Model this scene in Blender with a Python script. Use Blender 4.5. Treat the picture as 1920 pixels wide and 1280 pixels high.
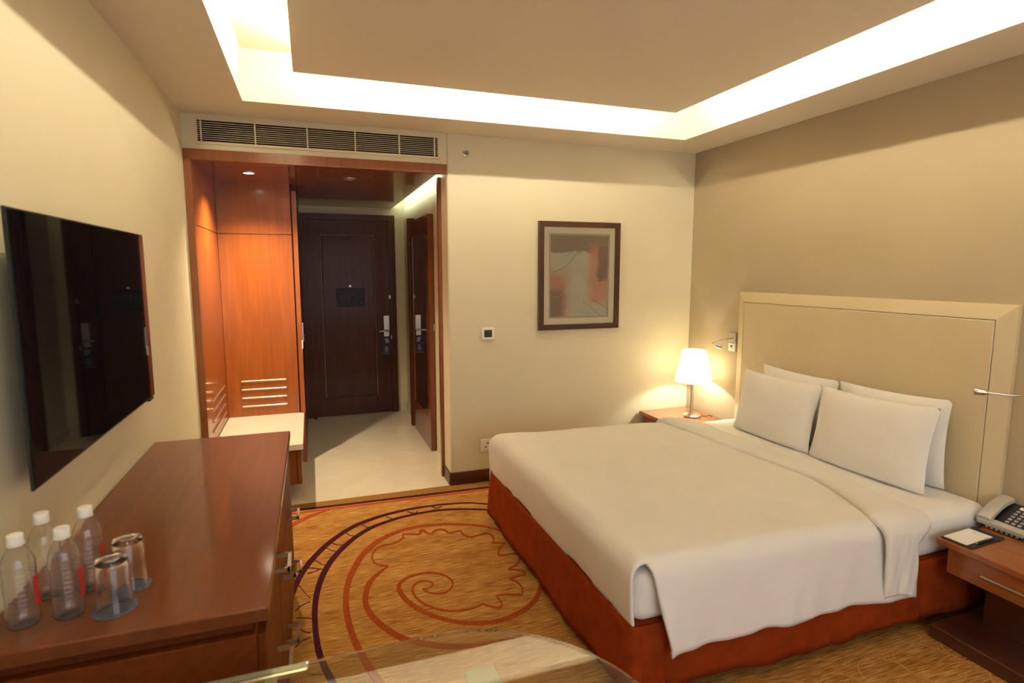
import bpy, bmesh, math, random
from mathutils import Vector, Matrix, Euler
import numpy as np
random.seed(7)
for o in list(bpy.data.objects): bpy.data.objects.remove(o)
SC = bpy.context.scene
COL = SC.collection
R = math.radians

# ------------------------------------------------------------------ camera
cam_d = bpy.data.cameras.new('camera'); cam = bpy.data.objects.new('camera', cam_d); COL.objects.link(cam)
cam.location = (0.7156, -4.1324, 1.6311)
yaw, pitch = R(19.333), R(-7.05)
cam.rotation_euler = Euler((R(90) + pitch, 0, -yaw), 'XYZ')
cam_d.sensor_width = 36.0; cam_d.lens = 36.0 * 1071.8 / 1920.0
cam_d.clip_start = 0.02; cam_d.clip_end = 50
cam_d.dof.use_dof = True; cam_d.dof.focus_distance = 4.3; cam_d.dof.aperture_fstop = 3.2
SC.camera = cam
# ------------------------------------------------------------------ view + world
SC.view_settings.view_transform = 'Standard'
try: SC.view_settings.look = 'None'
except Exception: pass
SC.view_settings.gamma = 1.0; SC.view_settings.use_curve_mapping = False
SC.view_settings.exposure = 0.89
wd = bpy.data.worlds.new('world'); SC.world = wd; wd.use_nodes = True
wd.node_tree.nodes['Background'].inputs[0].default_value = (0.55, 0.65, 0.85, 1)
wd.node_tree.nodes['Background'].inputs[1].default_value = 0.0
# light levels
WARM = (1.0, 0.89, 0.66); COOL = (0.84, 1.0, 0.76)
STRIP = 80.0; STRIP_FAR = 80.0; SLOT = 21.0
DOWN_W = 98.0; LAMP_W = 6.5; WINDOW_E = 1.5

# ------------------------------------------------------------------ room numbers
W, YB, H = 3.787, -6.0, 2.60          # width, back wall, soffit height
HP, HR = 2.70, 2.89                   # floating panel underside, recess top
SO = 0.389; GAP = 0.283               # soffit depth, slot beside the panel
XC = 1.67                             # edge of the entry opening
EY = 2.52                             # entry door wall
CZ = 2.325                            # entry ceiling

# ------------------------------------------------------------------ helpers: materials
MATS = {}
def mat(name, col, rough=0.5, metal=0.0, spec=0.5, coat=0.0, coat_r=0.05, emit=None, estr=0.0, trans=0.0, ior=1.45, sheen=0.0):
    if name in MATS: return MATS[name]
    m = bpy.data.materials.new(name); m.use_nodes = True
    b = m.node_tree.nodes['Principled BSDF']
    b.inputs['Base Color'].default_value = (*col, 1); b.inputs['Roughness'].default_value = rough
    b.inputs['Metallic'].default_value = metal; b.inputs['Specular IOR Level'].default_value = spec
    b.inputs['Coat Weight'].default_value = coat; b.inputs['Coat Roughness'].default_value = coat_r
    b.inputs['Transmission Weight'].default_value = trans; b.inputs['IOR'].default_value = ior
    b.inputs['Sheen Weight'].default_value = sheen
    if emit: b.inputs['Emission Color'].default_value = (*emit, 1); b.inputs['Emission Strength'].default_value = estr
    MATS[name] = m; return m
def nd(m, t, **kw):
    n = m.node_tree.nodes.new(t)
    for k, v in kw.items():
        if k in n.inputs: n.inputs[k].default_value = v
        else: setattr(n, k, v)
    return n
def lk(m, a, ao, b, bi): m.node_tree.links.new(a.outputs[ao], b.inputs[bi])
def vary(m, c1, c2, scale=(1, 1, 1), nscale=5.0, detail=4.0, bump=0.0, bscale=None, lo=0.3, hi=0.7, bdist=0.002, dist=0.0):
    """noise-mixed colour with object coordinates stretched by scale, optional bump"""
    nt = m.node_tree; b = nt.nodes['Principled BSDF']
    tc = nd(m, 'ShaderNodeTexCoord'); geo = nd(m, 'ShaderNodeNewGeometry')
    mp = nd(m, 'ShaderNodeMapping'); mp.inputs['Scale'].default_value = scale
    lk(m, geo, 'Position', mp, 'Vector')
    nz = nd(m, 'ShaderNodeTexNoise'); nz.inputs['Scale'].default_value = nscale; nz.inputs['Detail'].default_value = detail; nz.inputs['Distortion'].default_value = dist
    lk(m, mp, 'Vector', nz, 'Vector')
    cr = nd(m, 'ShaderNodeValToRGB'); cr.color_ramp.elements[0].position = lo; cr.color_ramp.elements[1].position = hi
    cr.color_ramp.elements[0].color = (*c1, 1); cr.color_ramp.elements[1].color = (*c2, 1)
    lk(m, nz, 'Fac', cr, 'Fac'); lk(m, cr, 'Color', b, 'Base Color')
    if bump:
        n2 = nz
        if bscale:
            n2 = nd(m, 'ShaderNodeTexNoise'); n2.inputs['Scale'].default_value = bscale; n2.inputs['Detail'].default_value = 3
            lk(m, geo, 'Position', n2, 'Vector')
        bp = nd(m, 'ShaderNodeBump'); bp.inputs['Strength'].default_value = bump; bp.inputs['Distance'].default_value = bdist
        lk(m, n2, 'Fac', bp, 'Height'); lk(m, bp, 'Normal', b, 'Normal')
    return m
def wood(name, c1, c2, axis, rough=0.25, coat=0.6, coat_r=0.06, n=9.0):
    m = mat(name, c1, rough, coat=coat, coat_r=coat_r)
    s = [1.0, 1.0, 1.0]; s['xyz'.index(axis)] = 0.06
    return vary(m, c1, c2, scale=tuple(v * 4 for v in s), nscale=n, detail=6, lo=0.3, hi=0.72, dist=0.4)

# ------------------------------------------------------------------ helpers: geometry
def gbox(x0, x1, y0, y1, z0, z1, bev=0.0, seg=1):
    bm = bmesh.new(); bmesh.ops.create_cube(bm, size=1)
    for v in bm.verts: v.co = Vector((x0 + (v.co.x + .5) * (x1 - x0), y0 + (v.co.y + .5) * (y1 - y0), z0 + (v.co.z + .5) * (z1 - z0)))
    if bev: bmesh.ops.bevel(bm, geom=list(bm.edges), offset=bev, segments=seg, affect='EDGES', profile=0.5)
    return fin(bm)
def fin(bm):
    bm.verts.index_update()
    V = [tuple(v.co) for v in bm.verts]; F = [tuple(v.index for v in f.verts) for f in bm.faces]
    bm.free(); return V, F
def join(*gs):
    V, F = [], []
    for v, f in gs:
        n = len(V); V += list(v); F += [tuple(i + n for i in q) for q in f]
    return V, F
def lathe(prof, n=28, c=(0, 0, 0), cap=True):
    """prof: list of (r,z); closes ends with caps"""
    V, F = [], []
    for r, z in prof:
        for k in range(n):
            a = 2 * math.pi * k / n; V.append((c[0] + r * math.cos(a), c[1] + r * math.sin(a), c[2] + z))
    for i in range(len(prof) - 1):
        for k in range(n):
            F.append((i * n + k, i * n + (k + 1) % n, (i + 1) * n + (k + 1) % n, (i + 1) * n + k))
    if cap: F.append(tuple(range(n))[::-1]); F.append(tuple((len(prof) - 1) * n + k for k in range(n)))
    return V, F
def cyl(p0, p1, r, n=16, r1=None): return tube([p0, p1], [r, r if r1 is None else r1], n)
def tube(pts, rs, n=10):
    pts = [Vector(p) for p in pts]
    if not isinstance(rs, (list, tuple)): rs = [rs] * len(pts)
    V, F = [], []; up = None
    for i, p in enumerate(pts):
        t = (pts[min(i + 1, len(pts) - 1)] - pts[max(i - 1, 0)]).normalized()
        if up is None: up = Vector((0, 0, 1)) if abs(t.z) < .9 else Vector((1, 0, 0))
        a = t.cross(up).normalized(); b = a.cross(t).normalized(); up = b
        for k in range(n):
            g = 2 * math.pi * k / n; V.append(tuple(p + rs[i] * (math.cos(g) * a + math.sin(g) * b)))
    for i in range(len(pts) - 1):
        for k in range(n): F.append((i * n + k, i * n + (k + 1) % n, (i + 1) * n + (k + 1) % n, (i + 1) * n + k))
    F.append(tuple(range(n))[::-1]); F.append(tuple((len(pts) - 1) * n + k for k in range(n)))
    return V, F
def prism(poly, z0, z1):
    n = len(poly); V = [(x, y, z0) for x, y in poly] + [(x, y, z1) for x, y in poly]
    F = [tuple(range(n))[::-1], tuple(range(n, 2 * n))] + [(i, (i + 1) % n, n + (i + 1) % n, n + i) for i in range(n)]
    return V, F
def hexa(a, b):
    """box from two matching quads"""
    return list(a) + list(b), [(3, 2, 1, 0), (4, 5, 6, 7), (0, 1, 5, 4), (1, 2, 6, 5), (2, 3, 7, 6), (3, 0, 4, 7)]
def xf(g, M): return [tuple(M @ Vector(v)) for v in g[0]], g[1]
def catmull(pts, k=8):
    P = [np.array(p, float) for p in pts]
    if len(P) < 3: return P
    out = []
    for i in range(len(P) - 1):
        p0 = P[max(i - 1, 0)]; p1 = P[i]; p2 = P[i + 1]; p3 = P[min(i + 2, len(P) - 1)]
        for j in range(k):
            t = j / k
            out.append(.5 * ((2 * p1) + (-p0 + p2) * t + (2 * p0 - 5 * p1 + 4 * p2 - p3) * t * t + (-p0 + 3 * p1 - 3 * p2 + p3) * t ** 3))
    out.append(P[-1]); return out

WLOC = {}
def mesh(name, g, m, parent=None, smooth=False, label=None, cat=None, group=None, kind=None, autos=None, origin=None):
    """one mesh object; vertices are given in world space"""
    V, F = g
    if parent is not None: off = WLOC[parent.name]
    else:
        a = np.array(V); off = Vector(((a[:, 0].min() + a[:, 0].max()) / 2, (a[:, 1].min() + a[:, 1].max()) / 2, a[:, 2].min()))
    me = bpy.data.meshes.new(name)
    me.from_pydata([(v[0] - off[0], v[1] - off[1], v[2] - off[2]) for v in V], [], F)
    bm = bmesh.new(); bm.from_mesh(me); bmesh.ops.recalc_face_normals(bm, faces=bm.faces); bm.to_mesh(me); bm.free()
    me.materials.append(m)
    o = bpy.data.objects.new(name, me); COL.objects.link(o)
    if smooth:
        me.polygons.foreach_set('use_smooth', [True] * len(me.polygons))
        try: me.set_sharp_from_angle(angle=R(autos if autos else 40))
        except Exception: pass
    if parent is not None: o.parent = parent; WLOC[o.name] = off
    else: o.location = off; WLOC[o.name] = Vector(off)
    prop(o, label, cat, group, kind); return o
def prop(o, label=None, cat=None, group=None, kind=None):
    if label: o['label'] = label
    if cat: o['category'] = cat
    if group: o['group'] = group
    if kind: o['kind'] = kind
    return o
def thing(name, label, cat, loc, group=None, kind=None):
    o = bpy.data.objects.new(name, None); COL.objects.link(o); o.location = loc; o.empty_display_size = .05
    WLOC[o.name] = Vector(loc); return prop(o, label, cat, group, kind)
def struct(name, g, m, label=None, parent=None, smooth=False):
    return mesh(name, g, m, parent, smooth, label, None, None, 'structure' if parent is None else None)
def lamp(name, kind, loc, energy, col, **kw):
    d = bpy.data.lights.new(name, kind); d.energy = energy; d.color = col
    rot = kw.pop('rot', None); par = kw.pop('parent', None)
    for k, v in kw.items(): setattr(d, k, v)
    o = bpy.data.objects.new(name, d); COL.objects.link(o)
    if par is not None: o.parent = par; o.location = Vector(loc) - WLOC[par.name]
    else: o.location = loc
    if rot: o.rotation_euler = rot
    return o

# ------------------------------------------------------------------ materials
M_cream = vary(mat('cream_paint', (.72, .65, .47), .55, spec=.3), (.705, .635, .455), (.735, .665, .485), nscale=1.2, detail=2, bump=.03, bscale=220)
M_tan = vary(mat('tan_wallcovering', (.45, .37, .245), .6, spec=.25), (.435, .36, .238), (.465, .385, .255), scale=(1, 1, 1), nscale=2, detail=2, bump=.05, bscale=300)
M_ceil = vary(mat('ceiling_paint', (.78, .72, .60), .7, spec=.2), (.77, .70, .58), (.80, .73, .61), nscale=1, detail=2)
M_marble = vary(mat('cream_marble', (.68, .61, .47), .14, spec=.5), (.65, .575, .44), (.71, .64, .50), nscale=3.2, detail=8, lo=.35, hi=.68, dist=1.5)
M_slab = vary(mat('bench_marble', (.74, .68, .55), .18), (.72, .655, .52), (.77, .71, .58), nscale=5, detail=8, dist=1.2)
M_wood_or = wood('honey_veneer', (.28, .070, .010), (.36, .098, .015), 'z', rough=.3, coat=.35, coat_r=.12)
M_wood_dr = wood('mahogany_lacquer', (.105, .022, .003), (.150, .034, .0048), 'y', rough=.35, coat=.38, coat_r=.11)
M_wood_dz = wood('mahogany_upright', (.15, .036, .010), (.21, .052, .013), 'z', rough=.25, coat=.6, coat_r=.08)
M_wood_df = wood('mahogany_satin', (.105, .022, .003), (.150, .034, .0048), 'y', rough=.5, coat=.0)
M_wood_df.node_tree.nodes['Principled BSDF'].inputs['Specular IOR Level'].default_value = .2
M_wood_frame = wood('cherry_trim', (.21, .062, .016), (.28, .085, .022), 'z', rough=.3, coat=.4, coat_r=.1)
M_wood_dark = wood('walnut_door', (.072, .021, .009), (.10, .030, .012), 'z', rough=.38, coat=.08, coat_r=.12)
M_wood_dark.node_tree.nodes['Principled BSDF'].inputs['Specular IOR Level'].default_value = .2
M_wood_base = wood('dark_baseboard', (.058, .014, .009), (.078, .02, .011), 'x', rough=.35, coat=.3, coat_r=.15)
M_wood_ceil = wood('veneer_ceiling', (.21, .062, .016), (.28, .085, .022), 'x', rough=.22, coat=.5, coat_r=.05)
M_wood_ns = wood('nightstand_veneer', (.27, .082, .020), (.34, .105, .026), 'y', rough=.25, coat=.6, coat_r=.08)
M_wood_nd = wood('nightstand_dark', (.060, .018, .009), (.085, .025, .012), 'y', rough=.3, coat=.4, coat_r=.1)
M_chrome = mat('chrome', (.75, .73, .70), .12, metal=1.0)
M_steel = vary(mat('brushed_steel', (.55, .52, .46), .32, metal=1.0), (.50, .47, .42), (.60, .57, .51), scale=(1, 1, 1), nscale=60)
M_champ = mat('champagne_metal', (.62, .47, .31), .3, metal=.8)
M_alu = mat('grille_enamel', (.70, .60, .42), .45)
M_lining = vary(mat('charcoal_duct_lining', (.045, .042, .040), .9), (.040, .038, .036), (.052, .049, .046), nscale=40)
M_black = mat('black_plastic', (.012, .012, .013), .35)
M_screen = mat('tv_glass', (.004, .0045, .006), .03, spec=.4)
M_white = mat('white_plastic', (.85, .84, .80), .35)
M_lcd = vary(mat('lcd_grey', (.05, .052, .035), .2), (.04, .042, .028), (.065, .07, .045), nscale=30)
M_sheet = vary(mat('white_sheet', (.80, .79, .83), .85, spec=.15), (.84, .825, .79), (.865, .85, .815), nscale=9, bump=.12, bscale=420, bdist=.001)
M_duvet = vary(mat('white_duvet_cover', (.80, .775, .73), .85, spec=.15, sheen=.0), (.84, .825, .79), (.865, .85, .815), nscale=6, bump=.12, bscale=420, bdist=.001)
M_pillow = vary(mat('pillowcase_white', (.80, .775, .735), .85, spec=.15, sheen=.0), (.84, .825, .79), (.865, .85, .815), nscale=8, bump=.12, bscale=420, bdist=.001)
M_skirt = vary(mat('rust_bed_skirt', (.25, .036, .005), .8, spec=.1), (.22, .031, .004), (.28, .042, .006), nscale=14, bump=.1, bscale=300)
M_hb = vary(mat('headboard_leather', (.60, .49, .30), .5, spec=.3), (.615, .51, .325), (.645, .54, .345), nscale=3, bump=.06, bscale=260)
M_hbf = vary(mat('headboard_frame_leather', (.68, .58, .39), .45, spec=.35), (.615, .51, .325), (.645, .54, .345), nscale=3, bump=.05, bscale=260)
M_glass = mat('clear_glass', (1, 1, 1), .0, trans=1.0, ior=1.45)
M_pet = vary(mat('clear_plastic', (.97, .98, .98), .04, trans=.985, ior=1.38), (.95, .96, .97), (1, 1, 1), nscale=40, bump=.22, bscale=70, bdist=.002)
M_water = mat('water', (.97, .985, .99), .0, trans=1.0, ior=1.33)
M_tglass = mat('table_glass', (.80, .86, .76), .0, trans=1.0, ior=1.5)
M_plum = vary(mat('carpet_plum', (.055, .010, .018), .95, spec=.05), (.045, .008, .016), (.075, .014, .022), nscale=70, bump=.4, bscale=420)
M_rust = vary(mat('carpet_rust', (.30, .060, .012), .95, spec=.05), (.26, .050, .010), (.35, .075, .016), nscale=70, bump=.4, bscale=420)
M_rose = vary(mat('carpet_red', (.36, .060, .018), .95, spec=.05), (.32, .050, .015), (.41, .075, .022), nscale=70, bump=.4, bscale=420)
M_pale = vary(mat('carpet_pale', (.50, .27, .09), .95, spec=.05), (.46, .24, .075), (.53, .29, .10), nscale=70)
M_edge = vary(mat('carpet_border', (.27, .135, .035), .95, spec=.05), (.23, .11, .028), (.31, .155, .042), scale=(1, 3, 1), nscale=40, bump=.4, bscale=420)
def carpet():
    m = mat('gold_carpet', (.42, .18, .03), .95, spec=.05)
    b = m.node_tree.nodes['Principled BSDF']; geo = nd(m, 'ShaderNodeNewGeometry')
    def nz(scale, s, det):
        mp = nd(m, 'ShaderNodeMapping'); mp.inputs['Scale'].default_value = scale; lk(m, geo, 'Position', mp, 'Vector')
        n = nd(m, 'ShaderNodeTexNoise'); n.inputs['Scale'].default_value = s; n.inputs['Detail'].default_value = det
        lk(m, mp, 'Vector', n, 'Vector'); return n
    a = nz((.06, 1, 1), 190, 3); c = nz((1, 1, 1), 330, 2); d = nz((.25, 1, 1), 9, 3)
    cr = nd(m, 'ShaderNodeValToRGB'); e = cr.color_ramp.elements
    e[0].position = .40; e[0].color = (.22, .082, .016, 1); e[1].position = .61; e[1].color = (.58, .345, .115, 1)
    k = e.new(.5); k.color = (.39, .180, .042, 1)
    mx = nd(m, 'ShaderNodeMath', operation='MULTIPLY'); mx.inputs[1].default_value = .57; lk(m, a, 'Fac', mx, 0)
    my = nd(m, 'ShaderNodeMath', operation='MULTIPLY'); my.inputs[1].default_value = .25; lk(m, c, 'Fac', my, 0)
    mz = nd(m, 'ShaderNodeMath', operation='MULTIPLY'); mz.inputs[1].default_value = .18; lk(m, d, 'Fac', mz, 0)
    s1 = nd(m, 'ShaderNodeMath', operation='ADD'); lk(m, mx, 0, s1, 0); lk(m, my, 0, s1, 1)
    s2 = nd(m, 'ShaderNodeMath', operation='ADD'); lk(m, s1, 0, s2, 0); lk(m, mz, 0, s2, 1)
    lk(m, s2, 0, cr, 'Fac'); lk(m, cr, 'Color', b, 'Base Color')
    bp = nd(m, 'ShaderNodeBump'); bp.inputs['Strength'].default_value = .25; bp.inputs['Distance'].default_value = .003
    lk(m, c, 'Fac', bp, 'Height'); lk(m, bp, 'Normal', b, 'Normal'); return m
M_carpet = carpet()
def emis(name, col, s):
    m = bpy.data.materials.new(name); m.use_nodes = True; nt = m.node_tree; nt.nodes.remove(nt.nodes['Principled BSDF'])
    e = nt.nodes.new('ShaderNodeEmission'); e.inputs[0].default_value = (*col, 1); e.inputs[1].default_value = s
    nt.links.new(e.outputs[0], nt.nodes['Material Output'].inputs[0]); return m

# ================================================================== THE SETTING
fl = struct('floor', gbox(0, W, YB, 0, -.06, 0), M_carpet, 'golden carpet with plum and rust swirls')
mesh('border_strip', gbox(.002, W - .002, -.125, -.001, 0, .0008), M_edge, fl)
BANDS = [
('plum',[(1.852,-0.449,0.0204),(1.719,-0.377,0.0217),(1.599,-0.348,0.0245),(1.428,-0.334,0.03),(1.28,-0.345,0.0343),(1.134,-0.378,0.0378),(1.014,-0.429,0.042),(0.921,-0.485,0.0411),(0.83,-0.578,0.0399),(0.744,-0.694,0.0394),(0.673,-0.826,0.0381),(0.627,-0.934,0.0358),(0.588,-1.064,0.0325),(0.562,-1.203,0.0295),(0.55,-1.326,0.0278),(0.549,-1.471,0.0247),(0.559,-1.607,0.0236)]),
('plum',[(1.812,-0.539,0.0228),(1.691,-0.479,0.0259),(1.53,-0.432,0.0296),(1.386,-0.427,0.0318),(1.24,-0.45,0.0345),(1.12,-0.493,0.036),(1.013,-0.552,0.0387),(0.909,-0.656,0.0374),(0.82,-0.789,0.0374),(0.757,-0.918,0.0363),(0.712,-1.061,0.0332),(0.684,-1.212,0.0299),(0.672,-1.353,0.0276),(0.671,-1.472,0.0259),(0.676,-1.596,0.0257),(0.687,-1.713,0.027),(0.705,-1.812,0.0271),(0.726,-1.895,0.0292),(0.761,-2.018,0.0316),(0.805,-2.134,0.0335)]),
('rust',[(1.846,-1.102,0.0149),(1.803,-0.904,0.0165),(1.759,-0.824,0.0208),(1.687,-0.754,0.0263),(1.585,-0.697,0.0309),(1.48,-0.655,0.0337),(1.369,-0.635,0.0364),(1.256,-0.636,0.0392),(1.164,-0.664,0.042),(1.07,-0.724,0.0444),(1.0,-0.795,0.0413),(0.93,-0.905,0.039),(0.871,-1.059,0.0353),(0.835,-1.195,0.0311),(0.819,-1.326,0.0298),(0.816,-1.45,0.0289),(0.823,-1.567,0.0292),(0.837,-1.679,0.029),(0.854,-1.771,0.0308),(0.873,-1.859,0.0318),(0.897,-1.944,0.0329),(0.929,-2.047,0.0348),(0.978,-2.168,0.0374)]),
('rust',[(1.926,-1.263,0.0141),(1.871,-1.407,0.0148),(1.774,-1.558,0.0248),(1.734,-1.62,0.0271),(1.673,-1.68,0.0296),(1.598,-1.722,0.0306),(1.51,-1.748,0.0301),(1.425,-1.744,0.0308),(1.339,-1.717,0.0301),(1.267,-1.67,0.0287),(1.197,-1.602,0.0279),(1.144,-1.523,0.0286),(1.106,-1.442,0.0285),(1.086,-1.361,0.0261),(1.085,-1.3,0.0215),(1.105,-1.257,0.0215),(1.15,-1.223,0.0216),(1.219,-1.209,0.022),(1.283,-1.225,0.0192),(1.332,-1.267,0.0158),(1.357,-1.323,0.0123),(1.356,-1.368,0.01),(1.331,-1.412,0.0118),(1.295,-1.432,0.0156),(1.251,-1.425,0.0162),(1.216,-1.397,0.0128),(1.2,-1.361,0.0095)]),
('rust',[(1.2,-1.361,0.0141),(1.226,-1.367,0.0122),(1.256,-1.345,0.0074),(1.252,-1.308,0.0114),(1.223,-1.291,0.0153),(1.185,-1.292,0.0148),(1.153,-1.332,0.0128),(1.146,-1.39,0.0125),(1.164,-1.462,0.014),(1.196,-1.521,0.014),(1.246,-1.572,0.0163),(1.3,-1.603,0.0151),(1.366,-1.614,0.016),(1.431,-1.603,0.0132),(1.448,-1.59,0.0109)]),
('rust',[(1.059,-1.069,0.0147),(1.005,-1.125,0.0226),(0.951,-1.199,0.0316),(0.921,-1.295,0.0299),(0.909,-1.389,0.0281),(0.917,-1.47,0.0288),(0.941,-1.552,0.0314),(0.98,-1.636,0.0341),(1.031,-1.72,0.0368),(1.098,-1.789,0.0374),(1.173,-1.84,0.0377),(1.251,-1.873,0.0326),(1.34,-1.892,0.0234),(1.436,-1.894,0.0141),(1.508,-1.9,0.0071)]),
('plum',[(0.442,-0.101,0.0339),(1.977,-0.138,0.0352)]),
('rose',[(0.444,-0.15,0.0269),(1.964,-0.178,0.0241)]),
('rose',[(0.488,-0.408,0.0486),(0.569,-0.307,0.0457),(0.666,-0.227,0.0387),(0.775,-0.163,0.0248)]),
('rust',[(1.448,-1.59,0.014),(1.479,-1.623,0.0136),(1.518,-1.656,0.0138)]),
('rust',[(1.518,-1.656,0.0095),(1.543,-1.626,0.0088),(1.538,-1.552,0.0104)]),
('rust',[(1.538,-1.552,0.0151),(1.593,-1.554,0.0155),(1.663,-1.584,0.0162)]),
('rust',[(1.663,-1.584,0.0089),(1.686,-1.527,0.0096),(1.682,-1.464,0.0127),(1.654,-1.417,0.0149)]),
('rust',[(1.654,-1.417,0.0164),(1.702,-1.41,0.0162),(1.749,-1.403,0.0109),(1.744,-1.363,0.0171),(1.682,-1.322,0.018)]),
('rust',[(1.682,-1.322,0.0137),(1.741,-1.286,0.0122),(1.785,-1.224,0.0098),(1.785,-1.173,0.012)]),
('rust',[(1.785,-1.173,0.0196),(1.675,-1.158,0.0205)]),
('rust',[(1.675,-1.158,0.0097),(1.711,-1.078,0.0114),(1.764,-1.026,0.0142)]),
('rust',[(1.764,-1.026,0.0231),(1.687,-0.999,0.0218)]),
('rust',[(1.687,-0.999,0.0118),(1.711,-0.959,0.0109),(1.713,-0.898,0.0161),(1.687,-0.872,0.0237),(1.622,-0.879,0.022),(1.58,-0.89,0.0215)]),
('rust',[(1.58,-0.89,0.0173),(1.551,-0.83,0.015),(1.549,-0.772,0.0123)]),
('rust',[(1.549,-0.772,0.0225),(1.5,-0.786,0.0228),(1.472,-0.789,0.0235)]),
('rust',[(1.472,-0.789,0.0152),(1.459,-0.746,0.0184),(1.432,-0.716,0.0243),(1.396,-0.724,0.0192),(1.361,-0.763,0.0156)]),
('rust',[(1.361,-0.763,0.0186),(1.339,-0.73,0.0173),(1.32,-0.685,0.0231),(1.293,-0.745,0.0125)]),
('rust',[(1.293,-0.745,0.0226),(1.263,-0.729,0.0238),(1.196,-0.706,0.0237)]),
('rust',[(1.196,-0.706,0.0103),(1.189,-0.753,0.0131),(1.156,-0.791,0.0174),(1.112,-0.811,0.0223),(1.059,-0.816,0.0203),(1.014,-0.857,0.0141),(0.987,-0.925,0.0099),(0.99,-1.0,0.0117),(1.023,-1.048,0.0156),(1.059,-1.069,0.0179)]),
('plum',[(0.594,-1.111,0.0042),(0.629,-1.21,0.003),(0.654,-1.26,0.0036)]),
('plum',[(0.582,-1.353,0.0051),(0.613,-1.31,0.0058),(0.65,-1.291,0.0058)]),
('plum',[(0.587,-1.414,0.0058),(0.622,-1.423,0.0056),(0.662,-1.443,0.0058)]),
('plum',[(0.596,-1.488,0.0029),(0.623,-1.532,0.004),(0.654,-1.556,0.0046)]),
('plum',[(0.589,-1.636,0.0041),(0.617,-1.602,0.0052),(0.654,-1.589,0.005)]),
('plum',[(0.606,-1.788,0.0025),(0.64,-1.838,0.0037),(0.7,-1.865,0.0036)]),
('plum',[(0.627,-0.934,0.007),(0.673,-0.96,0.0074),(0.718,-0.986,0.0061)]),
('plum',[(0.636,-1.006,0.008),(0.681,-0.993,0.0067),(0.704,-0.971,0.0065)]),
('plum',[(0.738,-0.738,0.006),(0.78,-0.787,0.0062),(0.818,-0.822,0.0066)]),
('plum',[(0.774,-0.681,0.0067),(0.803,-0.715,0.0079),(0.852,-0.737,0.0086)]),
('plum',[(0.862,-0.564,0.0059),(0.881,-0.609,0.0071),(0.916,-0.633,0.008)]),
('plum',[(0.965,-0.481,0.0056),(0.984,-0.515,0.0067),(1.013,-0.552,0.0079)]),
('plum',[(1.13,-0.412,0.0084),(1.159,-0.451,0.0079),(1.179,-0.472,0.0083)]),
('plum',[(1.275,-0.374,0.0097),(1.316,-0.418,0.0111),(1.343,-0.397,0.0087)]),
('plum',[(1.45,-0.348,0.0087),(1.478,-0.389,0.0121),(1.52,-0.366,0.0096)]),
('plum',[(0.673,-0.858,0.0047),(0.71,-0.923,0.0057),(0.742,-0.954,0.0064)]),
]
CM = {'plum': M_plum, 'rust': M_rust, 'rose': M_rose, 'pale': M_pale}
for i in range(16):     # faint pale rings woven in beside the bed
    cx = 1.95 + .23 * (i % 8); cy = -2.62 - .24 * (i // 8); r = .09 + .02 * (i % 3)
    BANDS.append(('pale', [(cx + r * math.cos(a), cy + r * .95 * math.sin(a), .005) for a in [2 * math.pi * k / 14 for k in range(13)]]))
for i, (c, pts) in enumerate(BANDS):
    P = catmull(pts, 6); V = []; F = []
    z = .0012 + .00012 * (i % 5)
    for k, p in enumerate(P):
        a = P[max(k - 1, 0)]; b = P[min(k + 1, len(P) - 1)]
        tx, ty = b[0] - a[0], b[1] - a[1]; L = math.hypot(tx, ty) or 1; w = p[2] / 2
        V += [(p[0] - ty / L * w, p[1] + tx / L * w, z), (p[0] + ty / L * w, p[1] - tx / L * w, z)]
    n = len(V); V += [(x, y, -.002) for x, y, _ in V]
    for k in range(len(P) - 1):
        q = 2 * k; F += [(q, q + 1, q + 3, q + 2), (q, q + 2, n + q + 2, n + q), (q + 1, n + q + 1, n + q + 3, q + 3)]
    mesh({'plum': 'plum_swirl', 'rust': 'rust_swirl', 'rose': 'red_stripe', 'pale': 'pale_ring'}[c], (V, F), CM[c], fl)
struct('floor_entry', gbox(-.1, 1.86, 0, EY + .1, -.06, 0), M_marble, 'polished cream marble floor of the entry')
struct('wall_left', gbox(-.1, 0, YB, 0, 0, HR + .1), M_cream)
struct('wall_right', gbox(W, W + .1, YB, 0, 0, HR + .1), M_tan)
# far wall: header over the opening, pier to the right (rounded return edge)
pier = [(XC + .014, 0), (W + .1, 0), (W + .1, .20), (XC, .20), (XC, .014), (XC + .004, .004)]
struct('wall_far', join(gbox(-.1, XC, 0, .20, 2.385, 2.432), gbox(-.1, XC, 0, .20, 2.564, HR + .1), gbox(-.1, .087, 0, .20, 2.432, 2.564), gbox(1.608, XC, 0, .20, 2.432, 2.564), prism(pier, 0, HR + .1)), M_cream)
# back wall with the window opening
wx0, wx1, wz0, wz1 = .55, 3.25, .35, 2.35
struct('wall_back', join(gbox(-.1, wx0, YB - .1, YB, 0, HR + .1), gbox(wx1, W + .1, YB - .1, YB, 0, HR + .1),
       gbox(wx0, wx1, YB - .1, YB, 0, wz0), gbox(wx0, wx1, YB - .1, YB, wz1, HR + .1)), M_cream)
w1 = thing('window_back_offscreen', 'wide window with sheer white blind', None, ((wx0 + wx1) / 2, YB, wz0), kind='structure')
mesh('window_frame', join(gbox(wx0, wx1, YB - .06, YB + .01, wz0, wz0 + .05), gbox(wx0, wx1, YB - .06, YB + .01, wz1 - .05, wz1),
     gbox(wx0, wx0 + .05, YB - .06, YB + .01, wz0, wz1), gbox(wx1 - .05, wx1, YB - .06, YB + .01, wz0, wz1),
     gbox(1.88, 1.92, YB - .06, YB + .01, wz0, wz1)), M_white, w1)
mesh('daylit_pane_offscreen', gbox(wx0 + .05, wx1 - .05, YB - .05, YB - .04, wz0 + .05, wz1 - .05), emis('daylit_sheer', (.90, .92, 1.0), WINDOW_E), w1)
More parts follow.
